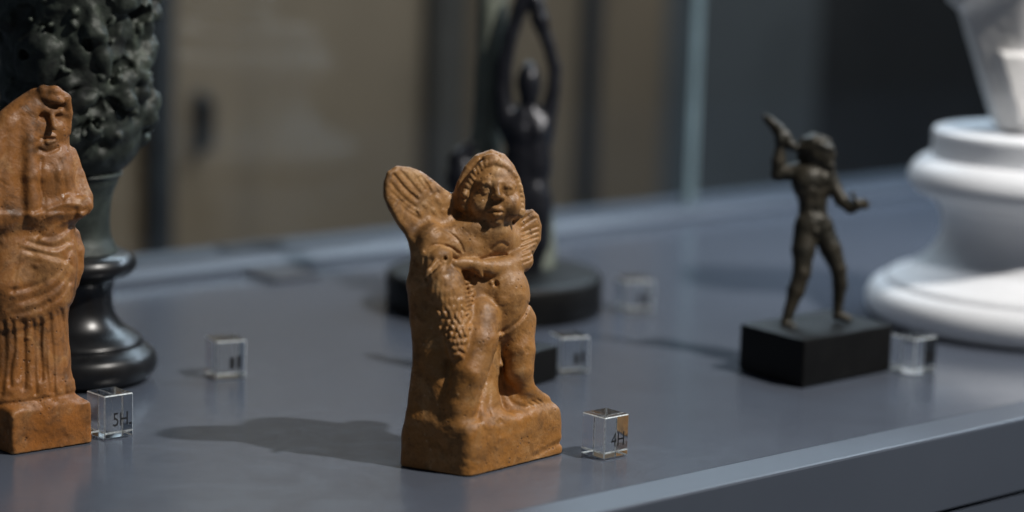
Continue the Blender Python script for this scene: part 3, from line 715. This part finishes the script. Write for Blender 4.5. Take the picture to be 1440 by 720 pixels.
# ------------------------------------------------------------------ terracotta veiled woman
def make_woman():
    gC, gR = G(17, 641), G(131, 623)
    e = gR - gC; n = np.array([-e[1], e[0], 0]); n = n / np.linalg.norm(n); gL = gC + n * 0.034
    S = Sculpt(50, 380, np.linalg.norm(G(60, 630) - CAM))
    S.O = S.O + S.B * S.s * (S.g(17, 641)[2] - 44)
    def W(u, off=0): return 24 - 0.42 * (u - 40) + off
    def b(u, v, off, r): return (u, v, W(u, off), r)
    Y = 22
    S.block(gC, gR, gL, 62 * S.s, 'base', k=8, rnd=7, lean=0.02)
    # gown
    S.tube([b(44, 300, -42, 46), b(50, 350, -40, 52), b(50, 400, -40, 52), b(49, 440, -40, 48), b(51, 500, -40, 48), b(53, 545, -40, 52), b(54, 580, -42, 54)], 'gown', k=10)
    S.tube([b(20, 350, -40, 44), b(14, 430, -42, 44), b(16, 500, -40, 42), b(14, 560, -40, 46)], 'gown', k=14)
    # mantle wrapped over the gown, its hem running up to the right
    S.tube([b(60, 320, -30, 42), b(58, 370, -28, 47), b(56, 415, -30, 45), b(40, 430, -30, 42)], 'mantle', k=6)
    S.tube([b(10, 330, -34, 40), b(4, 400, -34, 44), b(14, 440, -34, 36)], 'mantle', k=10)
    S.tube([b(101, 330, -22, 8), b(106, 352, -20, 9), b(106, 378, -20, 9), b(102, 398, -20, 6)], 'mantle', k=5)
    # veil over head and shoulders
    S.slab([(62, 123), (82, 123), (95, 133), (99, 150), (96, 178), (97, 205), (102, 228), (114, 256), (127, 282), (120, 300), (96, 314), (50, 328), (-28, 330), (-42, 270), (-22, 195), (0, 160), (22, 142), (42, 128)], 0, -0.42, 34, 'veil', k=8, rnd=28)
    S.tube([(50, 135, 24, 9), (43, 160, 32, 9), (40, 200, 38, 11), (40, 250, 40, 13), (44, 300, 38, 14)], 'veil', k=5)
    S.tube([(28, 160, 20, 12), (20, 220, 26, 15), (18, 300, 28, 16)], 'veil', k=8)
    S.tube([(5, 190, 14, 12), (-8, 250, 18, 16), (-10, 310, 22, 16)], 'veil', k=8)
    S.tube([(50, 140, 28, 8), (60, 131, 32, 8), (76, 131, 33, 8), (90, 140, 24, 8), (94, 160, 16, 7), (93, 186, 12, 6)], 'veil', k=5)
    S.ell((72, 141, 36), (17, 7, 6), 'veil', 4, 14)
    # head and chest
    S.ell((71, 176, 7), (24, 38, 26), 'body', 5, 0, 18)
    S.ell((67, 205, 20), (13, 9, 12), 'body', 6); S.ell((59, 186, 18), (10, 12, 11), 'body', 6); S.ell((83, 186, 15), (9, 12, 11), 'body', 6)
    S.ell((61, 166, 34), (8.5, 6, 4.2), 'body', 7, sub=True); S.ell((83, 167, 31), (7.5, 6, 4.2), 'body', 7, sub=True)
    S.ell((61, 167.5, 25.5), (5.5, 3.6, 4), 'body', 2.5); S.ell((83, 168.5, 22.5), (5, 3.6, 4), 'body', 2.5)
    S.tube([(71, 158, 30, 3.8), (73, 170, 36, 4.0), (75, 181, 41, 5.0)], 'body', k=4)
    S.tube([(55, 160, 27, 3.2), (63, 157, 31, 3.4), (70, 159, 31, 3.0)], 'body', k=5); S.tube([(75, 159, 31, 3.0), (84, 158, 27, 3.2), (90, 162, 21, 2.8)], 'body', k=5)
    S.ell((67, 195, 28), (11, 7, 6), 'body', 4)
    S.tube([(57, 193, 30, 2.2), (66, 191.5, 35, 2.6), (76, 193, 32, 2.2)], 'body', k=2); S.tube([(58, 199.5, 30, 2.6), (66, 201.5, 35, 3.6), (75, 199.5, 32, 2.6)], 'body', k=2)
    S.groove([(56, 196.5), (66, 197), (76, 196.5)], 1.4, 2.4, 20)
    S.groove([(54, 212), (66, 216), (80, 210)], 3, 3, 0)
    S.ell((74, 245, 14), (30, 44, 22), 'gown', 8, 6, 22)
    S.dot(60, 246, 12, 12, 2.5, 0, 0); S.dot(88, 246, 11, 12, 2.5, 0, -10)
    # right arm and hand gathering the cloth
    S.tube([(99, 214, -8, 8), (108, 246, -8, 10), (118, 276, -6, 11), (120, 290, 0, 10)], 'veil', k=6)
    S.ell((120, 291, 10), (9, 9, 8), 'hand', 4); S.tube([(118, 288, 8, 8), (112, 292, 14, 6)], 'hand', k=4); S.tube([(118, 284, 16, 3), (110, 288, 20, 3)], 'hand', k=2); S.tube([(119, 290, 18, 3), (111, 294, 21, 3)], 'hand', k=2); S.tube([(119, 296, 16, 3), (112, 300, 19, 3)], 'hand', k=2)
    S.tube([(116, 286, 10, 9), (92, 286, 22, 11), (66, 296, 30, 11), (46, 312, 28, 9)], 'veil', k=6)
    S.tube([(104, 300, 12, 6), (84, 304, 22, 7), (62, 316, 26, 7)], 'mantle', k=5)
    # folds
    for q, d in (([(112, 284), (88, 283), (64, 291), (48, 300)], 2.2), ([(110, 292), (88, 292), (66, 300), (50, 310)], 2.4), ([(104, 304), (84, 310), (66, 320), (52, 334)], 2.6),
                 ([(98, 318), (82, 330), (66, 334), (54, 330)], 2.6), ([(94, 340), (78, 348), (58, 346), (40, 340)], 3.0), ([(92, 366), (76, 362), (56, 356), (36, 352)], 2.6),
                 ([(96, 352), (88, 372), (70, 392), (40, 404), (18, 408)], 2.8), ([(97, 372), (86, 396), (62, 414), (30, 424)], 2.4), ([(96, 396), (84, 416), (56, 432), (24, 440)], 2.0),
                 ([(30, 350), (24, 380), (20, 410)], 2.4), ([(100, 326), (98, 360), (99, 396)], 2.6)):
        S.groove(q, 3.6, d * 0.62, -40); S.groove([(a + 2, c + 7) for a, c in q], 4, -d * 0.4, -40)
    for q in ([(30, 165), (26, 230), (28, 300)], [(12, 190), (4, 250), (4, 310)], [(34, 230), (34, 270), (36, 310)]): S.groove(q, 5.0, 1.4, -20)
    for q in ([(58, 224), (56, 260), (62, 284)], [(94, 220), (98, 250), (106, 274)], [(84, 226), (90, 256), (92, 276)]): S.groove(q, 2.6, 1.2, -20)
    hem = [(-60, 472), (0, 466), (30, 462), (62, 452), (84, 438), (103, 420), (112, 412), (130, 300), (-60, 300)]
    S.region(hem, 3.0, 2.2, -30)
    rg = random.Random(5)
    for u, wd, dp in ((6, 3, 3), (17, 2.6, 4), (27, 2.0, 2.4), (34, 3.2, 5), (49, 2.4, 3), (56, 3.4, 5.5), (66, 2.0, 2.6), (71, 2.6, 4), (80, 1.8, 2.2), (86, 2.4, 3.4), (95, 2.2, 3), (101, 2, 2)):
        a = rg.uniform(-2, 2); t = 452 - max(0, (u - 50)) * 0.45
        S.groove([(u + a, t), (u + 1.5 + rg.uniform(-2.5, 2.5), t + 34), (u + 1 + rg.uniform(-2.5, 2.5), t + 66), (u + 2 + (u - 50) * 0.10, 552 + rg.uniform(-24, 2))], wd + 0.5, dp * 0.72, -40)
    S.groove([(0, 566), (40, 562), (80, 556), (112, 552)], 3, 2, -40)
    for i in range(30): S.dot(rg.uniform(0, 125), rg.uniform(330, 630), rg.uniform(2, 6), rg.uniform(2, 5), rg.uniform(-1.3, 1.2), rg.uniform(0, 180), -60)
    root = empty('veiled_woman_figurine', (gR + gL) / 2, 'orange terracotta figurine of a standing veiled woman, beside the cube marked 5H', 'figurine')
    S.emit(root, MT['terra2'], 1.6, rough=((15, 1.2), (6, 0.5), (2.8, 0.3)))
make_woman()

# ------------------------------------------------------------------ bronze figure about to throw, on a black block
def block_thing(C, Rt, L, h, mat, root, name='base', bev=0.0012):
    me = box_mesh(name, C + UP * 0.0004, Rt - C, L - C, UP * h, bev)
    return put(name, me, mat, root)
def make_thrower():
    gC, gR, gL = G(1128, 547), G(1252, 522), G(1038, 521)
    cen = (gR + gL) / 2; d0 = np.linalg.norm(cen - CAM)
    S = Sculpt(1150, 330, d0); S.rs = 1.13
    h = 66 * S.s
    root = empty('throwing_man_statuette', cen, 'small brown bronze of a striding bearded man raising a bolt, on a black block', 'statuette')
    block_thing(gC, gR, gL, h, MT['blackmatt'], root)
    top = S.loc(cen + UP * h)                                # middle of the block's top
    S.O = S.O + S.B * S.s * top[2]
    Z = lambda u: -0.25 * (u - 1145)
    def b(u, v, o, r): return (u, v, Z(u) + o, r)
    B = 'body'
    S.tube([b(1134, 322, 0, 15), b(1130, 352, 4, 14.5), b(1128, 384, 8, 11), b(1120, 408, 6, 10.5), b(1109, 442, 8, 6.5), b(1106, 455, 10, 6.5)], B, k=5)
    S.tube([b(1105, 456, 10, 6), b(1114, 459, 16, 5.5), b(1123, 463, 20, 4)], B, k=4)
    S.tube([b(1156, 322, -2, 14), b(1168, 350, 0, 13.5), b(1179, 378, 2, 10), b(1181, 400, -2, 9.5), b(1178, 432, -6, 6), b(1178, 443, -6, 6)], B, k=5)
    S.tube([b(1178, 444, -6, 6), b(1187, 446, -2, 5), b(1195, 449, 2, 3.8)], B, k=4)
    S.ell((1144, 314, 0), (23, 18, 16), B, 8, 0, 20); S.ell((1143, 288, 0), (18.5, 22, 14), B, 8, 0, 20)
    S.ell((1143, 258, 0), (27, 26, 17), B, 8, -4, 20); S.ell((1134, 252, 10), (11, 9, 8), B, 6); S.ell((1156, 252, 8), (10, 9, 8), B, 6)
    S.tube([(1128, 308, 12, 3), (1143, 316, 14, 3), (1158, 308, 10, 3)], B, k=4)
    S.ell((1147, 326, 15), (4, 6, 5), B, 3)
    S.tube([(1124, 240, 0, 11), (1108, 244, 2, 10), (1095, 246, 4, 9), (1095, 228, 6, 8.5), (1098, 206, 6, 6.5)], B, k=4)
    S.ell((1099, 198, 8), (8, 8, 8), B, 3)
    for i in range(4): S.tube([(1092, 201 - i * 3.8, 10, 2.4), (1098, 202 - i * 3.8, 16, 2.4), (1104, 201 - i * 3.8, 12, 2.2)], B, k=1.5)
    S.tube([(1076, 165, 8, 3.5), (1084, 172, 8, 6), (1094, 182, 8, 8), (1104, 194, 8, 8), (1112, 204, 8, 6.5), (1119, 209, 8, 4.5)], 'thunderbolt', k=3)
    S.tube([(1164, 246, -4, 10), (1174, 266, -4, 9), (1183, 282, 0, 8.5), (1196, 292, 6, 7.5), (1203, 291, 10, 6.5)], B, k=4)
    S.ell((1205, 287, 12), (7, 6, 5), B, 3)
    for i in range(4): S.tube([(1207, 283 + i * 3, 13, 2.2), (1214, 282 + i * 3.2, 12, 2.1), (1220 - abs(i - 1), 285 + i * 2.4, 10, 1.8)], B, k=1.5)
    S.tube([(1203, 282, 14, 2.6), (1198, 272, 14, 2.2)], B, k=2)
    S.tube([(1145, 236, 0, 11), (1147, 224, 0, 11)], B, k=5)
    S.ell((1148, 214, 0), (18, 21, 17), B, 5); S.ell((1160, 217, 5), (10, 15, 11), B, 5)
    S.tube([(1169, 211, 6, 2.5), (1173, 220, 7, 3)], B, k=3); S.tube([(1163, 207, 10, 2.5), (1170, 208, 7, 2.5)], B, k=3)
    S.ell((1166, 214, 13), (4, 3, 3), B, 2, sub=True)
    S.tube([(1164, 224, 8, 5), (1167, 234, 8, 5.5), (1168, 244, 8, 3.5)], 'beard', k=4); S.tube([(1156, 226, 10, 5), (1161, 236, 9, 4)], 'beard', k=4)
    S.ell((1145, 205, -1), (20, 14, 18), 'hair', 3, 6)
    rg = random.Random(2)
    for i in range(34):
        a = rg.uniform(0, 6.28); t = rg.uniform(0.1, 1)
        S.ell((1146 + 20 * math.cos(a) * t, 203 + 12 * math.sin(a) * t, -1 + 17 * math.sqrt(max(0, 1 - t * t))), (4.5, 4.5, 4), 'hair', 1.5)
    for i in range(9): S.ell((1128 + i * 5, 208 + 3 * math.sin(i), 12 + 5 * math.sin(i / 8 * 3.1)), (4, 5, 4), 'hair', 1.5)
    S.tube([(1128, 210, -6, 7), (1127, 224, -6, 6)], 'hair', k=4)
    S.groove([(1143, 262), (1143, 285), (1144, 300)], 2, 1.2, 0); S.dot(1144, 296, 2, 2.5, -2, 0, 0)
    S.groove([(1122, 264), (1134, 268), (1143, 262), (1152, 267), (1162, 262)], 2, 1.4, 0)
    S.emit(root, MT['bronze'], 1.5, rough=((9, 1.2), (4, 0.6)))
make_thrower()

# ------------------------------------------------------------------ green bronze urn on a turned black socle
def make_urn():
    c = G(104, 531); c[2] = 0.0; d0 = np.linalg.norm(c - CAM); s = d0 / FPX / np.linalg.norm(ray(108, 400)) * 1.0
    s = np.linalg.norm(c - CAM) / (FPX * np.linalg.norm(ray(108, 531)))
    root = empty('urn', c, 'large green bronze urn with lumpy leaf relief on a glossy black turned foot', 'urn')
    P = lambda pts, n=8: [(r * s, z * s + 0.0004) for r, z in curve_prof(pts, n)]
    put('socle', lathe_mesh('socle', c, P([(96, 0), (96, 0), (110, 8), (116, 22), (112, 38), (100, 47), (96, 50), (96, 50), (95, 56), (86, 64), (68, 76), (56, 96), (53, 120), (56, 138), (62, 146), (62, 146), (76, 148), (86, 158), (86, 168), (78, 177), (60, 180), (60, 180)])), MT['black'], root)
    put('stem', lathe_mesh('stem', c, P([(61, 180.5), (61, 180.5), (57, 190), (51, 205), (50, 230), (53, 258), (60, 276), (62, 284), (62, 284), (67, 290), (58, 296)])), MT['green_bronze'], root)
    S = Sculpt(108, 130, d0)
    S.O = c + UP * (531 - 130) * s * 1.0
    S.B = np.array([0, -1.0, 0]) * 1.0; S.R = np.array([1.0, 0, 0]); S.U = UP; S.s = s
    base = c
    S.rev(base, curve_prof([(50, 284), (62, 294), (84, 316), (97, 350), (101, 390), (101, 450), (103, 510), (106, 545), (116, 565), (108, 572)], 6), 'bowl', 2)
    rg = random.Random(21); o = S.loc(base)
    def onsurf(a, z, out):
        r = np.interp(z, [284, 316, 350, 390, 450, 510, 545], [52, 82, 94, 98, 98, 100, 103]) + out * 0.5
        return (o[0] + r * math.sin(a), o[1] - z, o[2] + r * math.cos(a))
    for i in range(64):                                        # leaves, fruit and curling stems
        a = rg.uniform(-2.2, 2.2); z = 335 + 220 * rg.random()
        if rg.random() < 0.5:
            S.ell(onsurf(a, z, rg.uniform(-2, 7)), (rg.uniform(14, 30), rg.uniform(9, 17), rg.uniform(9, 16)), 'leaf_relief', 7, rg.uniform(0, 180), math.degrees(a))
        else:
            L = rg.uniform(22, 50); th = rg.uniform(-1.4, 1.4); cv = rg.uniform(-0.7, 0.7)
            pts = [(*onsurf(a + math.cos(th + cv * t) * t * L / 112, z - math.sin(th + cv * t) * t * L, 3 + 10 * math.sin(3.1 * t)), 4 + 9 * math.sin(3.0 * t + 0.1)) for t in (0, 0.25, 0.5, 0.75, 1)]
            S.tube(pts, 'leaf_relief', k=6)
    for i in range(46):
        S.ell(onsurf(rg.uniform(-2, 2), rg.uniform(335, 545), rg.uniform(6, 16)), (rg.uniform(6, 13), rg.uniform(8, 20), 10), 'leaf_relief', 6, rg.uniform(0, 180), sub=True)
    # a larger mask and a long leaf seen on the front
    S.ell(onsurf(-0.30, 455, 6), (34, 38, 18), 'leaf_relief', 6, 10, -18); S.ell(onsurf(-0.42, 462, 24), (10, 7, 8), 'leaf_relief', 4, sub=True)
    S.ell(onsurf(0.52, 480, 6), (13, 52, 11), 'leaf_relief', 5, -14, 30); S.ell(onsurf(0.95, 425, 5), (16, 20, 10), 'leaf_relief', 5, 20, 50)
    S.ell(onsurf(0.25, 400, 6), (30, 14, 13), 'leaf_relief', 5, -20, 15); S.ell(onsurf(-0.6, 400, 6), (28, 13, 12), 'leaf_relief', 5, 20, -30)
    for i in range(60):
        S.ell(onsurf(rg.uniform(-1.9, 1.9), rg.uniform(345, 545), rg.uniform(5, 12)), (rg.uniform(3.5, 8), rg.uniform(3.5, 7), rg.uniform(4, 7)), 'leaf_relief', 2.5, rg.uniform(0, 180))
    S.emit(root, MT['relief'], 2.6, rough=((18, 5.0), (8, 2.0)))
make_urn()

# ------------------------------------------------------------------ dark bronze figure with raised arms on a round black base
def make_dancer():
    c = G(694, 433); d0 = np.linalg.norm(c - CAM); s = d0 / (FPX * np.linalg.norm(ray(694, 433)))
    root = empty('raised_arm_statuette', c, 'dark bronze figure with both arms raised against a trunk, on a round black base', 'statuette')
    P = lambda pts: [(r * s, z * s + 0.0004) for r, z in pts]
    put('base', lathe_mesh('base', c, P([(149, 0), (152, 3), (152, 46), (150, 50), (145, 53), (130, 54), (60, 55)])), MT['blackmatt'], root)
    S = Sculpt(740, 220, d0)
    top = S.loc(c + UP * 55 * s); S.O = S.O + S.B * S.s * top[2]
    B = 'body'
    S.ell((744, 118, 6), (17.5, 30, 19), B, 4); S.tube([(744, 140, 0, 13), (744, 165, -2, 14)], B, k=6)
    S.ell((742, 185, 0), (38, 36, 22), B, 10); S.ell((742, 230, 0), (34, 46, 20), B, 10); S.ell((742, 282, 0), (35, 36, 23), B, 10)
    S.ell((730, 186, 14), (13, 13, 10), B, 6); S.ell((757, 186, 14), (13, 13, 10), B, 6)
    S.tube([(713, 174, 0, 15), (707, 130, -2, 13), (709, 92, -2, 12), (718, 52, 2, 11), (730, 16, 4, 11), (739, -14, 4, 10)], B, k=6)
    S.tube([(769, 172, 0, 13), (777, 130, -2, 10), (780, 96, -2, 9), (770, 62, 2, 8.5), (759, 30, 4, 12), (752, 4, 4, 11), (746, -18, 4, 9)], B, k=6)
    S.tube([(732, 296, 2, 20), (728, 340, 4, 16), (724, 376, 4, 12), (720, 402, 6, 9), (716, 420, 12, 7)], B, k=6)
    S.tube([(756, 296, 0, 20), (757, 340, 2, 16), (748, 374, 0, 12), (738, 398, 0, 9), (734, 412, 8, 7)], B, k=6)
    S.tube([(690, 402, -34, 32), (686, 340, -34, 25), (682, 230, -36, 22), (688, 100, -36, 20), (694, -30, -38, 22)], 'trunk', k=8)
    S.tube([(752, 404, -34, 34), (764, 350, -38, 18), (768, 300, -40, 10)], 'trunk', k=12)
    S.tube([(668, 300, -24, 28), (650, 250, -24, 24), (646, 225, -26, 16), (664, 212, -28, 14)], 'drapery', k=10)
    S.groove([(743, 150), (744, 200), (743, 250)], 3, 2, 0); S.groove([(722, 200), (743, 210), (764, 200)], 3, 2, 0)
    S.emit(root, {'body': MT['dark_bronze'], 'trunk': MT['trunk'], 'drapery': MT['dark_bronze']}, 2.6, rough=((14, 1.6), (6, 0.8)))
make_dancer()

# ------------------------------------------------------------------ white pedestal with the foot of a marble bust
def make_pedestal():
    c = G(1455, 453); s = np.linalg.norm(c - CAM) / (FPX * np.linalg.norm(ray(1440, 453)))
    root = empty('white_pedestal', c, 'turned white pedestal with moulded rings at the right edge', 'pedestal')
    P = lambda pts, n=8: [(r * s, z * s + 0.0004) for r, z in curve_prof(pts, n)]
    put('foot_ring', lathe_mesh('foot_ring', c, P([(212, 0), (212, 0), (213, 4), (213, 4), (228, 7), (236, 20), (235, 36), (226, 48), (214, 52), (214, 52)])), MT['marble'], root)
    put('neck', lathe_mesh('neck', c, P([(212, 52.5), (212, 52.5), (210, 58), (206, 61), (206, 61), (184, 70), (160, 86), (143, 108), (137, 132), (142, 156), (154, 172), (154, 172)])), MT['marble'], root)
    put('upper_ring', lathe_mesh('upper_ring', c, P([(155, 172.5), (155, 172.5), (176, 181), (187, 197), (183, 214), (171, 226), (160, 230), (160, 230)])), MT['marble'], root)
    put('drum', lathe_mesh('drum', c, P([(158, 230.5), (158, 230.5), (157, 238), (157, 262), (157, 262), (155, 267), (150, 268.5), (144, 269), (144, 269), (20, 269.5)])), MT['marble'], root)
    zt = 270.2
    b = empty('marble_bust', c + UP * zt * s, 'tapering base of a white marble bust standing on the white pedestal', 'bust')
    S = Sculpt(1440, 100, np.linalg.norm(c - CAM))
    S.U = UP; S.B = np.array([0, -1.0, 0]); S.R = np.array([1.0, 0, 0]); S.s = s; S.c = (1455, 0); S.O = c + UP * zt * s
    lo, hi = (1270, -330, -120), (1700, 2, 120)               # x about the axis, y = minus the height above the drum
    S.hull([((0, 1, 0), (1455, 0, 0)), ((0, -1, 0), (1455, -225, 0)), ((-1, 0.36, -0.1), (1384, 0, 0)), ((1, 0.10, 0), (1486, 0, 0)), ((-0.50, 0.18, 1), (1396, 0, 56)), ((0.25, 0.12, 1), (1425, 0, 62)), ((0, 0.1, -1), (1455, 0, -60))], lo, hi, 'shaft', 6, 10)
    S.slab([(1316, -176), (1370, -200), (1480, -200), (1496, -250), (1294, -250)], 10, 0, 80, 'chest', 30, 30)
    S.hull([((0, 1, 0), (1455, -22, 0)), ((0, -1, 0), (1455, -112, 0)), ((-1, 0.36, 0.0), (1402, -8, 0)), ((1, 0, 0), (1478, 0, 0)), ((0.15, 0.05, 1), (1445, 0, 76)), ((0, 0, -1), (1455, 0, 0))], (1380, -110, 0), (1510, 0, 95), 'plaque', 3, 4)
    S.emit(b, MT['marble_grey'], 3.0, rough=((30, 1.5), (8, 0.8)), lift=zt * s + c[2] + 0.0002)
make_pedestal()

# ------------------------------------------------------------------ black block half hidden behind the winged boy
bC, bR = G(722, 552), G(784, 534)
bn = np.array([-(bR - bC)[1], (bR - bC)[0], 0]); bn = bn / np.linalg.norm(bn)
blk = put('display_block', box_mesh('display_block', bC + UP * 0.0004, bR - bC, bn * 0.045, UP * 0.0165, 0.0012), MT['blackmatt'])
tag(blk, 'low black block half hidden behind the winged boy figurine', 'block')

def make_hidden():
    c = (bC + bR) / 2 + bn * 0.0225; c = c * np.array([1, 1, 0]) + UP * 0.0171; S = Sculpt(*[float(x) for x in proj(c)], np.linalg.norm(c - CAM))
    u, v = S.c; B = 'body'
    root = empty('standing_statuette', c, 'slender dark bronze figure on the low black block, hidden behind the winged boy', 'statuette')
    S.tube([(u - 8, v - 4, 0, 6), (u - 7, v - 40, 0, 8), (u - 6, v - 80, 2, 11), (u - 3, v - 104, 0, 14)], B, k=5)
    S.tube([(u + 8, v - 4, 0, 6), (u + 8, v - 40, 2, 8), (u + 7, v - 80, 4, 11), (u + 3, v - 104, 0, 14)], B, k=5)
    S.tube([(u - 8, v - 3, 0, 5), (u - 6, v, 12, 4)], B, k=3); S.tube([(u + 8, v - 3, 0, 5), (u + 10, v, 12, 4)], B, k=3)
    S.ell((u, v - 122, 0), (17, 26, 12), B, 6); S.ell((u, v - 148, 0), (20, 18, 13), B, 6)
    S.tube([(u, v - 160, 0, 7), (u, v - 174, 0, 7)], B, k=4); S.ell((u, v - 184, 2), (11, 14, 12), B, 3); S.ell((u, v - 188, -1), (12, 12, 13), 'hair', 2)
    S.tube([(u - 18, v - 154, 0, 7), (u - 22, v - 126, 0, 6), (u - 18, v - 102, 8, 5), (u - 16, v - 92, 10, 5)], B, k=3); S.tube([(u + 18, v - 154, 0, 7), (u + 21, v - 126, 0, 6), (u + 12, v - 112, 12, 5), (u + 4, v - 114, 16, 4)], B, k=3)
    S.emit(root, MT['bronze'], 2.2, rough=((9, 1.2),), lift=0.0171)
make_hidden()

# ------------------------------------------------------------------ clear acrylic number cubes
def text_mesh(txt, size):
    cu = bpy.data.curves.new('print', 'FONT'); cu.body = txt; cu.size = size; cu.extrude = size * 0.004; cu.offset = 0.0
    o = bpy.data.objects.new('print_tmp', cu); col.objects.link(o)
    bpy.context.view_layer.update()
    me = bpy.data.meshes.new_from_object(o.evaluated_get(bpy.context.evaluated_depsgraph_get()))
    bpy.data.objects.remove(o); bpy.data.curves.remove(cu)
    return me
def number_cube(u, v, rot, size, hgt, txt, label):
    p = G(u, v); a = YAW - R(rot)
    e1 = np.array([math.sin(a), math.cos(a), 0]); e2 = np.array([-math.cos(a), math.sin(a), 0])
    root = empty('number_cube', p + (e1 + e2) * size / 2, label, 'label cube', 'clear acrylic number cubes on the deck')
    me = box_mesh('block', p + UP * 0.0004, e1 * size, e2 * size, UP * hgt, 0.00042, 1)
    o = put('block', me, MT['acrylic'], root); me.materials.append(MT['edge_glint'])
    for f in me.polygons:
        if f.area < size * 0.002: f.material_index = 1  # narrow bevel faces take the painted glint
    out = -e2 * 0.00012
    if txt:
        me = text_mesh(txt, 0.0084); 
        M = Matrix.Identity(4); org = p + e1 * size * 0.27 + UP * hgt * 0.30 + out
        for i in range(3): M[i][0], M[i][1], M[i][2], M[i][3] = e1[i] * 0.78, UP[i], -e2[i], org[i]
        me.transform(M); put('print', me, MT['ink'], root)
    else:
        for k, (x, w2, z, hh) in enumerate(((0.46, 0.16, 0.28, 0.30), (0.70, 0.13, 0.28, 0.34))):
            put('print', box_mesh('print', p + e1 * size * x + UP * hgt * z + out, e1 * size * w2, -e2 * 0.0001, UP * hgt * hh), MT['ink'], root)
number_cube(849, 648, 0, 0.0140, 0.0178, '4H', 'clear cube printed 4H beside the winged boy figurine')
number_cube(147, 620, 0, 0.0142, 0.0186, '5H.', 'clear cube printed 5H beside the veiled woman figurine')
number_cube(303, 535, -16, 0.0150, 0.0180, None, 'clear cube standing alone on the deck right of the black urn foot')
number_cube(788, 528, -20, 0.0150, 0.0180, None, 'clear cube beside the low black block behind the winged boy')
number_cube(878, 440, -24, 0.0170, 0.0170, None, 'clear cube right of the round black base')
number_cube(1285, 529, -2, 0.0160, 0.0180, None, 'clear cube between the black block of the thrower and the white pedestal')
